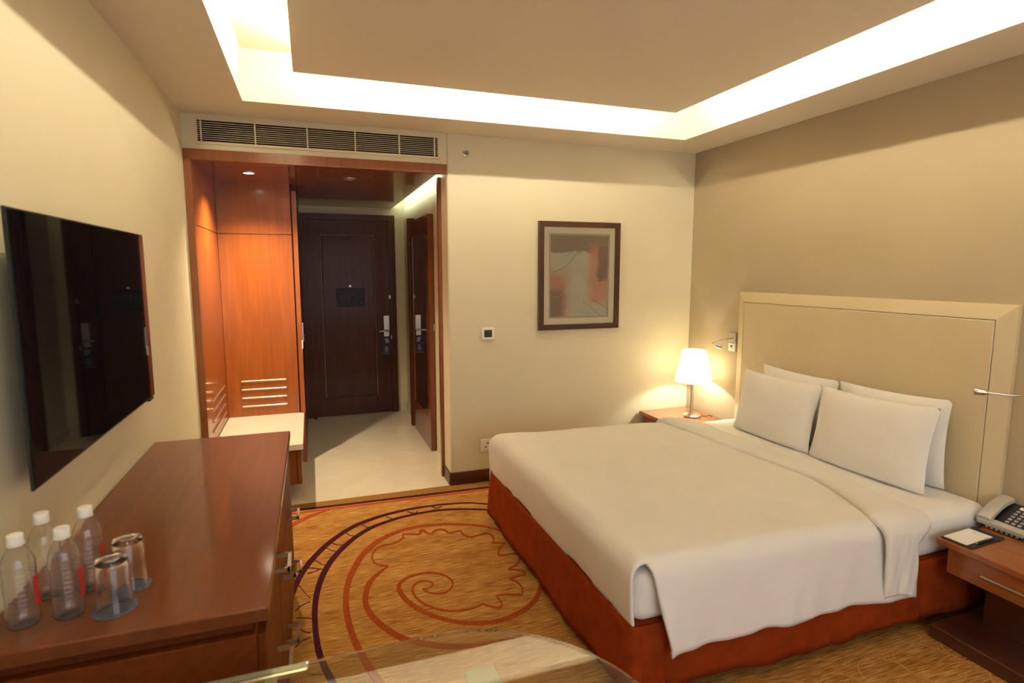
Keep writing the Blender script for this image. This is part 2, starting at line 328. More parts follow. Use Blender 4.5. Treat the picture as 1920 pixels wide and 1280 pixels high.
# entry passage walls
struct('wall_entry_end', gbox(-.1, 1.86, EY, EY + .1, 0, 2.7), M_cream)
struct('wall_entry_right', gbox(1.745, 1.86, .20, EY, 0, 2.7), M_cream)
struct('wall_entry_left', gbox(-.1, .0, 0, EY, 0, 2.7), M_cream)
struct('ceiling_entry_top', gbox(0, 1.86, .2, EY, 2.56, 2.66), M_ceil)
# ceilings
y0, y1 = YB + SO, -SO + .003
struct('ceiling', join(gbox(0, SO, YB, 0, H, HR + .1), gbox(W - SO, W, YB, 0, H, HR + .1), gbox(SO, W - SO, y1, 0, H, HR + .1),
       gbox(SO, W - SO, YB, y0, H, HR + .1)), M_ceil, 'dropped ceiling border around the lit recess')
struct('ceiling_recess', gbox(SO, W - SO, y0, y1, HR, HR + .1), M_ceil, 'white top of the lit ceiling recess')
px0, px1, py0, py1 = SO + GAP, W - SO - GAP, y0 + GAP, y1 - GAP
struct('ceiling_panel', join(gbox(px0, px1, py0, py1, HP, HP + .10), gbox(px0 + .35, px1 - .35, py0 + .35, py1 - .35, HP + .10, HR)), M_ceil, 'flat floating ceiling panel inside the lit recess')
E_strip = emis('led_warm', WARM, STRIP); E_stripf = emis('led_warm_far', WARM, STRIP_FAR)
for nm, b, m, lb in (('a', (px0, px0 + .012, py0 + .05, py1 - .05), E_strip, 'warm light strip in the ceiling recess above the television wall'),
              ('b', (px1 - .012, px1, py0 + .05, py1 - .05), E_strip, 'warm light strip in the ceiling recess above the headboard wall'),
              ('c', (px0 + .05, px1 - .05, py1 - .012, py1), E_stripf, 'warm light strip in the ceiling recess above the picture wall')):
    mesh('led_strip', gbox(b[0], b[1], b[2], b[3], HP + .10, HP + .115), m, label=lb, cat='light strip', group='light strips hidden in the ceiling recess')
# entry ceiling: floating veneer panels with seams, light slot on the right
ce = thing('ceiling_entry', 'dark veneer ceiling of the entry', None, (.8, 1.2, CZ), kind='structure')
for (a, b) in ((.035, .60), (.603, 1.61)):
    mesh('ceiling_board', gbox(a, b, .05, EY, CZ, CZ + .03), M_wood_ceil, ce)
mesh('slot_strip', gbox(1.585, 1.60, .25, EY - .05, CZ + .03, CZ + .045), emis('led_cool', COOL, SLOT), ce)
# trims
struct('trim_1', join(gbox(.002, XC - .002, -.012, .05, CZ - .004, 2.385), gbox(.002, .042, -.012, .05, 0, CZ)), M_wood_frame, 'cherry wood frame around the entry opening')
struct('trim_2', gbox(1.645, 1.745, .20, .245, 0, CZ), M_wood_frame, 'cherry wood strip lining the entry opening')
bb = prism([(XC - .012, .19), (XC - .012, .0), (XC + .0, -.014), (W, -.014), (W, .0), (XC + .014, 0), (XC, .014), (XC, .19)], 0, .098)
struct('baseboard_far', bb, M_wood_base)
struct('baseboard_right', gbox(W - .014, W, YB, -.014, 0, .098), M_wood_base)
struct('baseboard_left', gbox(0, .014, YB, -.012, 0, .098), M_wood_base)
struct('baseboard_entry', join(gbox(1.731, 1.745, 1.83, EY, 0, .09), gbox(1.655, 1.731, EY - .014, EY, 0, .09)), M_marble)

# entry door
d1 = thing('door_1', 'dark walnut entry door', None, (1.13, EY, 0), kind='structure')
mesh('door_frame', join(gbox(.636, .705, EY - .05, EY, 0, 2.245), gbox(1.565, 1.633, EY - .05, EY, 0, 2.245), gbox(.705, 1.565, EY - .05, EY, 2.18, 2.245)), M_wood_dark, d1)
lf = mesh('leaf', join(gbox(.705, .834, EY - .03, EY, .006, 2.178), gbox(1.405, 1.565, EY - .03, EY, .006, 2.178), gbox(.834, 1.405, EY - .03, EY, 2.022, 2.178), gbox(.834, 1.405, EY - .03, EY, .006, .21)), M_wood_dark, d1)
mesh('door_panel', gbox(.842, 1.397, EY - .032, EY - .003, .218, 2.014, .006), M_wood_dark, d1)
mesh('peephole', cyl((1.13, EY - .04, 1.462), (1.13, EY - .03, 1.462), .012), M_steel, d1)
lp = mesh('lock_plate', gbox(1.483, 1.550, EY - .045, EY - .03, .885, 1.125, .004), M_steel, d1)
mesh('lever', join(cyl((1.525, EY - .045, .955), (1.525, EY - .085, .955), .011), tube([(1.53, EY - .085, .955), (1.49, EY - .088, .958), (1.43, EY - .086, .95)], [.012, .011, .009])), M_chrome, d1)
mesh('door_bolt', gbox(1.548, 1.572, EY - .055, EY - .03, 1.315, 1.355, .004), M_steel, d1)
mesh('latch', gbox(1.560, 1.572, EY - .056, EY - .03, .86, .90, .002), M_steel, d1)
mesh('door_stop', lathe([(.016, 0), (.016, .02), (.010, .03)], 12, (.715, 2.42, 0)), M_black, d1)
# bathroom door with long mirror
d2 = thing('door_2', 'dark door with a long mirror beside the entry', None, (1.71, 1.33, 0), kind='structure')
mesh('leaf', join(gbox(1.70, 1.738, .865, 1.80, .004, 2.12), gbox(1.692, 1.70, .865, .985, .004, 2.12), gbox(1.692, 1.70, 1.68, 1.80, .004, 2.12), gbox(1.692, 1.70, .985, 1.68, 1.97, 2.12), gbox(1.692, 1.70, .985, 1.68, .004, .30)), M_wood_dz, d2)
mesh('mirror', gbox(1.697, 1.701, .985, 1.68, .30, 1.97), mat('mirror_silver', (.80, .80, .79), .02, metal=1.0), d2)
mesh('door_frame', gbox(1.672, 1.745, 1.80, 1.86, 0, 2.16), M_wood_dark, d2)
mesh('hinge_pin', cyl((1.735, .858, 1.1), (1.735, .858, 1.16), .008), M_steel, d2)

# ================================================================== ENTRY THINGS
sg = thing('door_sign', 'small dark notice plaque screwed to the walnut entry door', 'sign', (1.13, EY - .034, 1.235))
mesh('board', gbox(.982, 1.283, EY - .040, EY - .031, 1.235, 1.437, .003), mat('plaque_dark', (.016, .021, .021), .5), sg)
M_sgl = mat('plaque_print', (.06, .068, .064), .6)
for (a, b, c_, d_) in ((1.005, 1.205, 1.39, 1.40), (1.02, 1.045, 1.30, 1.38), (1.06, 1.085, 1.30, 1.38), (1.10, 1.125, 1.30, 1.38), (1.14, 1.20, 1.36, 1.38), (1.185, 1.20, 1.30, 1.36), (1.005, 1.205, 1.262, 1.272), (1.02, 1.12, 1.282, 1.288), (1.235, 1.265, 1.38, 1.41), (1.235, 1.265, 1.335, 1.36), (1.235, 1.265, 1.26, 1.29)):
    mesh('printed_plan', gbox(a, b, EY - .0408, EY - .0398, c_, d_), M_sgl, sg)
tg = thing('door_hanger', 'blue card hanger hooked on the entry door lever', 'hanger', (1.51, EY - .045, .68))
mesh('card', join(gbox(1.455, 1.562, EY - .052, EY - .049, .68, .875), gbox(1.455, 1.475, EY - .052, EY - .049, .875, .955), gbox(1.542, 1.562, EY - .052, EY - .049, .875, .955), gbox(1.475, 1.542, EY - .052, EY - .049, .94, .955)), mat('hanger_blue', (.030, .038, .085), .5), tg)
M_tgp = mat('hanger_print', (.40, .38, .42), .6)
mesh('printed_hand', join(gbox(1.492, 1.528, EY - .0525, EY - .0515, .842, .868), gbox(1.500, 1.536, EY - .0525, EY - .0515, .812, .845)), M_tgp, tg)
for zz, hw in ((.765, .012), (.745, .018), (.725, .022), (.708, .010), (.687, .045)):
    mesh('printed_line', gbox(1.508 - hw, 1.508 + hw, EY - .0525, EY - .0515, zz, zz + (.004 if hw > .04 else .010)), M_tgp, tg)

# wardrobe panelling around the luggage alcove
BY = .94
wr = thing('wardrobe', 'honey brown veneer wardrobe panelling around the luggage bench', 'wardrobe', (.32, BY, 0))
mesh('back_panel', gbox(.042, .585, BY, BY + .02, .438, 1.920), M_wood_or, wr)
mesh('upper_panel', gbox(.042, .585, BY, BY + .02, 1.925, CZ), M_wood_or, wr)
mesh('side_panel', gbox(.002, .040, .05, BY, .438, 1.920), M_wood_or, wr)
mesh('side_upper_panel', gbox(.002, .040, .05, BY, 1.925, CZ), M_wood_or, wr)
mesh('edge_post', gbox(.597, .632, BY - .02, BY + .035, .437, 2.27), M_wood_or, wr)
mesh('post_foot', gbox(.600, .628, BY + .0005, BY + .036, 0, .437), M_wood_or, wr)
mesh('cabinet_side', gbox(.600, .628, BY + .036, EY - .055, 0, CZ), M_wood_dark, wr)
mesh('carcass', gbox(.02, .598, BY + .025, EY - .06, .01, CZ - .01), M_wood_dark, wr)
for z in (.520, .590, .660, .730):
    mesh('bumper_rail', gbox(.148, .492, BY - .010, BY, z - .007, z + .007, .003), M_champ, wr)
    mesh('bumper_rail', gbox(.040, .050, .20, .80, z - .007, z + .007, .003), M_champ, wr)
lb = thing('luggage_bench', 'marble topped luggage bench under the honey veneer panels', 'bench', (.32, .46, 0))
mesh('marble_top', gbox(.042, .622, -.010, BY, .395, .438, .003), M_slab, lb)
bd = mesh('body', gbox(.042, .606, .04, BY - .002, .135, .395), M_wood_dz, lb)
mesh('drawer_front', gbox(.045, .572, .018, .04, .140, .388, .002), M_wood_dz, lb)
mesh('side_strip', gbox(.582, .606, .018, .04, .140, .388, .002), M_wood_dz, lb)
mesh('plinth', gbox(.06, .48, .30, BY - .02, 0, .135), M_wood_dz, lb)
kc = thing('key_card_switch', 'pale key card switch on the wardrobe corner post', 'switch', (.638, .96, 1.0))
mesh('plate', gbox(.632, .646, .925, 1.01, 1.04, 1.20, .003), M_steel, kc)
mesh('slot', gbox(.646, .652, .935, 1.00, 1.10, 1.16, .002), M_black, kc)
mesh('card', gbox(.6275, .6365, .916, .926, .985, 1.055), M_white, kc)
# downlights
for (x, y, on, lbl) in ((.331, .445, True, 'lit round downlight above the luggage bench'), (1.026, .493, False, 'unlit round downlight in the middle of the entry ceiling')):
    dl = thing('downlight', lbl, 'downlight', (x, y, CZ), 'entry ceiling downlights')
    mesh('ring', lathe([(.050, 0), (.050, -.004), (.036, -.006), (.034, 0)], 28, (x, y, CZ), cap=False), M_steel, dl, True)
    mesh('lens', lathe([(.034, 0), (.034, -.003)], 24, (x, y, CZ)), emis('downlight_lens', (1, .86, .62), 30.0) if on else mat('unlit_lens', (.55, .42, .30), .4), dl)
    if on: lamp('downlight_lamp', 'SPOT', (x, y, CZ - .012), DOWN_W, (1, .80, .52), parent=dl, spot_size=R(128), spot_blend=1.0, shadow_soft_size=.02)

# air grille
ag = thing('air_grille', 'long cream slatted air grille over the entry opening', 'grille', (.845, 0, 2.42))
gx0, gx1, gz0, gz1 = .067, 1.622, 2.418, 2.578
mesh('frame', join(gbox(gx0, gx1, -.010, 0, gz1 - .016, gz1), gbox(gx0, gx1, -.010, 0, gz0, gz0 + .016), gbox(gx0, gx0 + .022, -.010, 0, gz0 + .016, gz1 - .016), gbox(gx1 - .016, gx1, -.010, 0, gz0 + .016, gz1 - .016)), M_alu, ag)
mesh('duct', join(gbox(.087, 1.608, .0, .19, 2.432, 2.436), gbox(.087, 1.608, .0, .19, 2.560, 2.564), gbox(.087, .091, .0, .19, 2.436, 2.560), gbox(1.604, 1.608, .0, .19, 2.436, 2.560), gbox(.087, 1.608, .186, .20, 2.432, 2.564)), M_lining, ag)
sl = None
ns_ = 9; dz = (gz1 - gz0 - .032) / (ns_ + 1)
for k in range(ns_):
    z = gz0 + .016 + dz * (k + 1)
    if sl is None: sl = mesh('slat', gbox(gx0 + .022, gx1 - .016, -.009, -.002, z - .0016, z + .0016), M_alu, ag); z00 = z
    else:
        c = sl.copy(); COL.objects.link(c); c.parent = ag; c.location = (0, 0, z - z00)
for x in (.110, .420, .735, 1.040, 1.335, 1.582):
    mesh('mullion', gbox(x - .004, x + .004, -.0105, -.001, gz0 + .016, gz1 - .016), M_alu, ag)
sp = thing('sprinkler', 'small metal sprinkler nozzle on the cream wall beside the grille', 'sprinkler', (1.810, 0, 2.468))
mesh('escutcheon', xf(lathe([(.026, 0), (.026, .004), (.018, .009)], 20), Matrix.Translation((1.810, 0, 2.468)) @ Matrix.Rotation(R(90), 4, 'X')), M_steel, sp, True)
mesh('nozzle', join(cyl((1.810, -.008, 2.468), (1.810, -.028, 2.468), .008), cyl((1.810, -.040, 2.468), (1.810, -.044, 2.468), .013), cyl((1.800, -.026, 2.468), (1.800, -.041, 2.468), .003), cyl((1.820, -.026, 2.468), (1.820, -.041, 2.468), .003)), mat('aged_brass', (.25, .20, .12), .35, metal=.9), sp)

# ================================================================== FAR WALL THINGS
pf = thing('framed_picture', 'abstract print in a dark frame on the cream wall', 'picture', (2.727, 0, 1.169))
x0, x1, z0, z1 = 2.376, 3.079, 1.169, 2.009; fw = .042
for (a, b) in ((((x0, z0), (x1, z0), (x1 - fw, z0 + fw), (x0 + fw, z0 + fw)), 0), (((x0 + fw, z1 - fw), (x1 - fw, z1 - fw), (x1, z1), (x0, z1)), 0), (((x0, z0), (x0 + fw, z0 + fw), (x0 + fw, z1 - fw), (x0, z1)), 0), (((x1 - fw, z0 + fw), (x1, z0), (x1, z1), (x1 - fw, z1 - fw)), 0)):
    mesh('frame_rail', hexa([(p[0], -.028, p[1]) for p in a], [(p[0], 0, p[1]) for p in a]), mat('picture_frame_brown', (.060, .020, .010), .35, coat=.3), pf)
def window_board(x0, x1, z0, z1, w, y0, y1):
    return join(gbox(x0, x1, y0, y1, z0, z0 + w), gbox(x0, x1, y0, y1, z1 - w, z1), gbox(x0, x0 + w, y0, y1, z0 + w, z1 - w), gbox(x1 - w, x1, y0, y1, z0 + w, z1 - w))
mesh('mount', window_board(x0 + fw, x1 - fw, z0 + fw, z1 - fw, .047, -.014, 0), mat('mount_cream', (.84, .73, .50), .7), pf)
mesh('inner_mount', window_board(x0 + fw + .047, x1 - fw - .047, z0 + fw + .047, z1 - fw - .047, .014, -.011, 0), mat('mount_olive', (.50, .44, .28), .7), pf)
def art_mat():
    m = mat('abstract_print', (.4, .35, .22), .6); b = m.node_tree.nodes['Principled BSDF']; geo = nd(m, 'ShaderNodeNewGeometry')
    sep = nd(m, 'ShaderNodeSeparateXYZ')
    wn = nd(m, 'ShaderNodeTexNoise'); wn.inputs['Scale'].default_value = 9; wn.inputs['Detail'].default_value = 5; lk(m, geo, 'Position', wn, 'Vector')
    sub = nd(m, 'ShaderNodeVectorMath', operation='SUBTRACT'); sub.inputs[1].default_value = (.5, .5, .5); lk(m, wn, 'Color', sub, 0)
    scl = nd(m, 'ShaderNodeVectorMath', operation='SCALE'); scl.inputs['Scale'].default_value = .10; lk(m, sub, 0, scl, 0)
    add = nd(m, 'ShaderNodeVectorMath', operation='ADD'); lk(m, geo, 'Position', add, 0); lk(m, scl, 0, add, 1)
    lk(m, add, 0, sep, 0)
    def mask(vec_c, size):  # soft box mask
        out = None
        for ax, c, s in (('X', vec_c[0], size[0]), ('Z', vec_c[1], size[1])):
            d = nd(m, 'ShaderNodeMath', operation='SUBTRACT'); lk(m, sep, ax, d, 0); d.inputs[1].default_value = c
            a = nd(m, 'ShaderNodeMath', operation='ABSOLUTE'); lk(m, d, 0, a, 0)
            r = nd(m, 'ShaderNodeMapRange'); r.inputs['From Min'].default_value = s; r.inputs['From Max'].default_value = s + size[2]; r.inputs['To Min'].default_value = 1; r.inputs['To Max'].default_value = 0
            lk(m, a, 0, r, 'Value')
            if out is None: out = r
            else:
                q = nd(m, 'ShaderNodeMath', operation='MULTIPLY'); lk(m, out, 0, q, 0); lk(m, r, 0, q, 1); out = q
        return out
    cur = nd(m, 'ShaderNodeValToRGB'); cur.color_ramp.elements[0].position = .35; cur.color_ramp.elements[1].position = .65
    cur.color_ramp.elements[0].color = (.55, .53, .38, 1); cur.color_ramp.elements[1].color = (.64, .57, .41, 1)
    n2 = nd(m, 'ShaderNodeTexNoise'); n2.inputs['Scale'].default_value = 6; n2.inputs['Detail'].default_value = 6; lk(m, geo, 'Position', n2, 'Vector'); lk(m, n2, 'Fac', cur, 'Fac'); cur_o = 'Color'
    for c, size, col in (((2.73, 1.90), (.40, .115, .02), (.30, .215, .12)), ((2.93, 1.60), (.09, .19, .06), (.62, .31, .19)), ((2.965, 1.69), (.065, .13, .02), (.26, .17, .115)),
                         ((2.49, 1.41), (.09, .17, .09), (.58, .28, .17)), ((2.50, 1.38), (.07, .09, .05), (.27, .19, .12))):
        k = mask(c, size); mx = nd(m, 'ShaderNodeMix', data_type='RGBA'); mx.inputs['B'].default_value = (*col, 1)
        sc = nd(m, 'ShaderNodeMath', operation='MULTIPLY'); sc.inputs[1].default_value = .9; lk(m, k, 0, sc, 0)
        m.node_tree.links.new(sc.outputs[0], mx.inputs[0]); m.node_tree.links.new(cur.outputs[cur_o], mx.inputs[6]); mx.inputs[7].default_value = (*col, 1)
        cur = mx; cur_o = 2
    m.node_tree.links.new(cur.outputs[cur_o], b.inputs['Base Color']); return m
mesh('artwork', gbox(x0 + fw + .055, x1 - fw - .055, -.008, 0, z0 + fw + .055, z1 - fw - .055), art_mat(), pf)
def sketch_line(pts): return tube([(p[0], -.0085, p[1]) for p in catmull(pts, 6)], .0014, 5)
M_sk = mat('sketch_pale', (.50, .45, .33), .7); M_skd = mat('sketch_dark', (.13, .09, .05), .7)
for pts, m_ in (([(2.50, 1.62), (2.60, 1.66), (2.72, 1.78)], M_skd), ([(2.80, 1.88), (2.90, 1.72), (2.88, 1.58)], M_sk), ([(2.93, 1.86), (2.98, 1.70), (2.96, 1.56)], M_sk), ([(2.76, 1.40), (2.86, 1.32), (2.94, 1.26)], M_skd), ([(2.84, 1.40), (2.93, 1.36), (3.0, 1.30)], M_skd), ([(2.48, 1.44), (2.54, 1.43), (2.60, 1.46)], M_sk)):
    mesh('sketch_line', sketch_line(pts), m_, pf)
mglass = bpy.data.materials.new('picture_glazing'); mglass.use_nodes = True
_nt = mglass.node_tree; _nt.nodes.remove(_nt.nodes['Principled BSDF']); _t = _nt.nodes.new('ShaderNodeBsdfTransparent'); _g = _nt.nodes.new('ShaderNodeBsdfGlossy'); _g.inputs['Roughness'].default_value = .01
_f = _nt.nodes.new('ShaderNodeFresnel'); _f.inputs[0].default_value = 1.35; _m = _nt.nodes.new('ShaderNodeMixShader')
_nt.links.new(_f.outputs[0], _m.inputs[0]); _nt.links.new(_t.outputs[0], _m.inputs[1]); _nt.links.new(_g.outputs[0], _m.inputs[2]); _nt.links.new(_m.outputs[0], _nt.nodes['Material Output'].inputs[0])
mesh('glazing', gbox(x0 + fw - .002, x1 - fw + .002, -.019, -.017, z0 + fw - .002, z1 - fw + .002), mglass, pf)

th = thing('thermostat', 'white thermostat with grey display on the cream wall', 'thermostat', (1.967, 0, 1.115))
mesh('housing', gbox(1.916, 2.018, -.018, 0, 1.114, 1.206, .006, 2), M_white, th)
mesh('display', gbox(1.937, 1.999, -.0195, -.0175, 1.132, 1.188), M_lcd, th)
ws = thing('wall_socket', 'white three pin wall socket low beside the bed', 'socket', (1.96, 0, .24))
mesh('plate', gbox(1.904, 2.020, -.010, 0, .238, .338, .004), M_white, ws)
mesh('insert', gbox(1.922, 2.002, -.013, -.009, .254, .322, .002), M_white, ws)
for (x, z) in ((1.962, .306), (1.946, .278), (1.978, .278)):
    mesh('pin_hole', cyl((x, -.0138, z), (x, -.012, z), .0065), M_black, ws)

# ================================================================== LEFT WALL: TELEVISION, DRESSER
tv = thing('television', 'large flat black television mounted on the cream wall above the dresser', 'television', (.05, -1.94, 1.10))
mesh('housing', gbox(.060, .068, -2.504, -1.368, 1.103, 1.778, .002), M_black, tv)
mesh('rear_box', gbox(.034, .061, -2.36, -1.52, 1.14, 1.60, .006), M_black, tv)
mesh('screen', gbox(.0675, .0705, -2.498, -1.374, 1.112, 1.773), M_screen, tv)
mesh('wall_bracket', gbox(.001, .036, -2.20, -1.68, 1.25, 1.56), M_black, tv)
mesh('sensor_bar', gbox(.050, .068, -1.44, -1.38, 1.092, 1.101, .002), M_black, tv)

DT = .842; DY0, DY1 = -2.747, -1.154
dr = thing('dresser', 'long glossy mahogany dresser with metal pulls under the television', 'dresser', (.30, -1.95, 0))
mesh('top', gbox(.003, .590, DY0, DY1, DT - .036, DT, .003), M_wood_dr, dr)
mesh('recessed_rail', gbox(.01, .548, DY0 + .035, DY1 - .02, DT - .070, DT - .036), M_wood_df, dr)
mesh('body', gbox(.004, .560, DY0 + .008, DY1 - .006, .07, DT - .070, .002), M_wood_df, dr)
mesh('plinth', gbox(.02, .52, DY0 + .04, DY1 - .04, 0, .07), M_wood_df, dr)
cw = (DY1 - DY0 - .02) / 3
def pull(y, z, parent):
    return mesh('pull', join(gbox(.580, .622, y - .055, y - .045, z - .006, z + .006), gbox(.580, .622, y + .045, y + .055, z - .006, z + .006), gbox(.614, .624, y - .055, y + .055, z - .006, z + .006)), M_steel, parent)
for c in range(3):
    ya = DY0 + .010 + c * cw
    for (za, zb) in ((.60, .768), (.345, .595), (.09, .34)):
        f = mesh('drawer', gbox(.560, .580, ya + .003, ya + cw - .003, za, zb, .002), M_wood_df, dr)
        if za > .59 and c > 0: continue
        pull(ya + cw / 2 + (.16 if za > .59 else 0), (za + zb) / 2 + .05, f)

# bottles and tumblers
def bottle(x, y, lbl, red):
    t = thing('water_bottle', lbl, 'bottle', (x, y, DT), 'water bottles on the dresser')
    prof = [(.022, 0), (.028, .003), (.031, .010), (.0315, .030)]
    z = .035
    for k in range(9): prof += [(.0315, z), (.0303, z + .004), (.0315, z + .008)]; z += .0115
    prof += [(.0315, .142), (.0306, .150), (.026, .165), (.019, .178), (.0145, .186), (.0128, .192), (.0128, .200)]
    prof = prof + [(r - .0009, z if 0 < z < .199 else (.001 if z == 0 else .199)) for r, z in prof[::-1]]
    g = lathe(prof, 40, (0, 0, 0))
    g = ([(x + p[0] * (1 + (.018 * math.cos(8 * math.atan2(p[1], p[0])) if .01 < p[2] < .15 else 0)), y + p[1] * (1 + (.018 * math.cos(8 * math.atan2(p[1], p[0])) if .01 < p[2] < .15 else 0)), DT + p[2]) for p in g[0]], g[1])
    mesh('body', g, M_pet, t, True, autos=60)
    mesh('cap', lathe([(.0150, .193), (.0155, .195), (.0155, .211), (.0145, .2125)], 24, (x, y, DT)), M_white, t, True)
    mesh('collar', lathe([(.0135, .1885), (.0160, .189), (.0160, .192), (.0135, .1925)], 20, (x, y, DT)), M_white, t)
    if red:
        V = []; F = []
        for k in range(7):
            a = R(-25 + 6 * k)
            for rr in (.0324, .0330):
                for zz in (.045, .115): V.append((x + rr * math.cos(a), y + rr * math.sin(a), DT + zz))
        for k in range(6):
            q = 4 * k; F += [(q + 2, q + 3, q + 7, q + 6), (q, q + 4, q + 5, q + 1), (q + 1, q + 5, q + 7, q + 3), (q, q + 2, q + 6, q + 4)]
        mesh('label_strip', (V, F), mat('label_red', (.45, .03, .03), .5), t)
bottle(.078, -2.640, 'water bottle by the wall, in the bottle row beside the glass table', True)
bottle(.160, -2.630, 'water bottle touching the front tumbler, in the row beside the glass table', True)
bottle(.082, -2.520, 'water bottle by the wall, in the row beneath the television', False)
bottle(.168, -2.512, 'water bottle beside the rear tumbler, in the row beneath the television', True)
def tumbler(x, y, lbl, lbc):
    mesh('coaster', lathe([(.044, 0), (.046, .001), (.046, .0025), (.044, .003)], 36, (x, y, DT)), vary(mat('coaster_blue', (.07, .085, .14), .7), (.055, .07, .12), (.10, .115, .17), nscale=60), label=lbc, cat='coaster', group='blue coasters under the tumblers')
    t = thing('tumbler', lbl, 'glass', (x, y, DT + .003), 'upturned tumblers on the dresser')
    prof = [(.0345, 0), (.0362, .001), (.0358, .050), (.0340, .085), (.0330, .096), (.0300, .103), (.0240, .105), (.012, .1045), (.0005, .104), (.0005, .094), (.012, .0935), (.0270, .0925), (.0312, .086), (.0330, .050), (.0340, .001)]
    prof = [(r, z * 1.22) for r, z in prof]
    V, F = lathe(prof, 36, (x, y, DT + .0032), cap=False); n = 36; L = len(prof)
    F += [((L - 1) * n + k, (L - 1) * n + (k + 1) % n, (k + 1) % n, k) for k in range(n)]
    mesh('bowl', (V, F), M_glass, t, True, autos=50)
tumbler(.252, -2.638, 'upturned clear tumbler in the row of bottles beside the glass table', 'round blue coaster under the tumbler beside the glass table row')
tumbler(.258, -2.535, 'upturned clear tumbler in the row of bottles beneath the television', 'round blue coaster under the tumbler in the television row')

# glass table
gt = thing('glass_table', 'rounded clear glass table at the end of the dresser', 'table', (.7, -3.25, 0))
cx, cy, rr = .955, -3.25, .405
poly = [(.02, cy + rr)] + [(cx + rr * math.sin(a), cy + rr * math.cos(a)) for a in [math.pi * k / 40 for k in range(41)]] + [(.02, cy - rr)]
bm = bmesh.new(); vv = [bm.verts.new((x, y, .738)) for x, y in poly]; f = bm.faces.new(vv); r_ = bmesh.ops.extrude_face_region(bm, geom=[f])
for v in r_['geom']:
    if isinstance(v, bmesh.types.BMVert): v.co.z = .750
bmesh.ops.recalc_face_normals(bm, faces=bm.faces)
mesh('glass_top', fin(bm), M_tglass, gt)
mesh('edge_rail', gbox(.02, .675, cy + rr - .016, cy + rr + .004, .722, .7375, .003), M_chrome, gt)
mesh('bracket', gbox(.585, .61, cy + rr - .03, cy + rr - .01, .60, .722), M_steel, gt)
mesh('support_plate', gbox(1.005, 1.075, -3.055, -2.985, .728, .7375, .002), mat('frosted_plate', (.62, .64, .50), .4), gt)
mesh('pedestal', join(cyl((1.04, -3.02, .02), (1.04, -3.02, .728), .022, 20), lathe([(.16, 0), (.16, .012), (.03, .022)], 32, (1.04, -3.02, 0))), M_chrome, gt, True)
mesh('rear_pedestal', join(cyl((1.04, -3.48, .02), (1.04, -3.48, .738), .022, 20), lathe([(.16, 0), (.16, .012), (.03, .022)], 32, (1.04, -3.48, 0))), M_chrome, gt, True)

# ================================================================== BED
BX0, BX1, BYN, BYF = 1.775, 3.735, -2.445, -.675
bed = thing('bed', 'large bed with white mattress and rust red bed skirt', 'bed', (2.75, -1.56, 0))
mesh('base', gbox(BX0 + .012, BX1, BYN + .012, BYF - .012, .10, .330), M_skirt, bed)
for (x, y) in ((1.90, -2.36), (1.90, -.76), (2.62, -2.38), (3.60, -2.36), (3.60, -.76)):
    mesh('caster', join(cyl((x, y, .05), (x, y, .10), .018), xf(lathe([(.020, -.012), (.026, -.006), (.026, .006), (.020, .012)], 18), Matrix.Translation((x, y, .027)) @ Matrix.Rotation(R(90), 4, 'X'))), M_black, bed)
mesh('mattress', gbox(BX0 + .012, BX1, BYN + .012, BYF - .012, .322, .532, .060, 6), M_sheet, bed, True, autos=60)
def solid(P, t, closed=False):
    """grid of points -> sheet with thickness t"""
    bm = bmesh.new(); idx = [[None if p is None else bm.verts.new(p) for p in row] for row in P]
    for i in range(len(P) - 1):
        for j in range(len(P[0]) - 1):
            q = [idx[i][j], idx[i][j + 1], idx[i + 1][j + 1], idx[i + 1][j]]
            if all(q): bm.faces.new(q)
    for v in list(bm.verts):
        if not v.link_faces: bm.verts.remove(v)
    bmesh.ops.recalc_face_normals(bm, faces=bm.faces)
    bmesh.ops.solidify(bm, geom=list(bm.faces), thickness=t)
    return fin(bm)
def hn(a, b, s=0.0):
    return (math.sin(a * 3.1 + b * 1.7 + s) + .6 * math.sin(a * 7.3 - b * 4.1 + 1.3 + s) + .35 * math.sin(a * 13.7 + b * 9.9 + .4 + s)) / 1.95
# skirt around far side, foot and near side
path = []
def seg(a, b, n, nx, ny):
    for k in range(n): t = k / n; path.append((a[0] + (b[0] - a[0]) * t, a[1] + (b[1] - a[1]) * t, nx, ny))
cr = .02
seg((BX1, BYF), (BX0 + cr, BYF), 60, 0, 1); seg((BX0 + .006, BYF - .006), (BX0, BYF - cr), 2, -.7, .7)
seg((BX0, BYF - cr), (BX0, BYN + cr), 70, -1, 0); seg((BX0 + .004, BYN + .008), (BX0 + cr, BYN), 3, -.7, -.7)
seg((BX0 + cr, BYN), (BX1, BYN), 110, 0, -1); path.append((BX1, BYN, 0, -1))
SK = []
for r in range(9):
    t = r / 8.0; row = []
    for k, (x, y, nx, ny) in enumerate(path):
        L = x * 1.0 + y * 1.3
        o = t * (.010 * hn(L * 2.3, .0) + .008) + .004 * math.sin(t * 3) + t * .004
        if ny == -1: # pleats on the near side
            for px, d_ in ((1.83, .022), (1.93, .030), (2.75, .012), (3.28, .020)): o -= t * d_ * math.exp(-((x - px) / .012) ** 2)
            o += t * .014 * math.exp(-((x - 3.0) / .10) ** 2)
        if nx == -1: o -= t * .02 * math.exp(-((y + 2.36) / .012) ** 2); o += t * .014
        z = .334 - t * (.276 + (.016 * hn(L * 2.0, 3.0) if ny else .008 * hn(L * 2, 3)))
        row.append((x + nx * o, y + ny * o, z))
    SK.append(row)
mesh('skirt', solid(SK, .003), M_skirt, bed, True, autos=180)

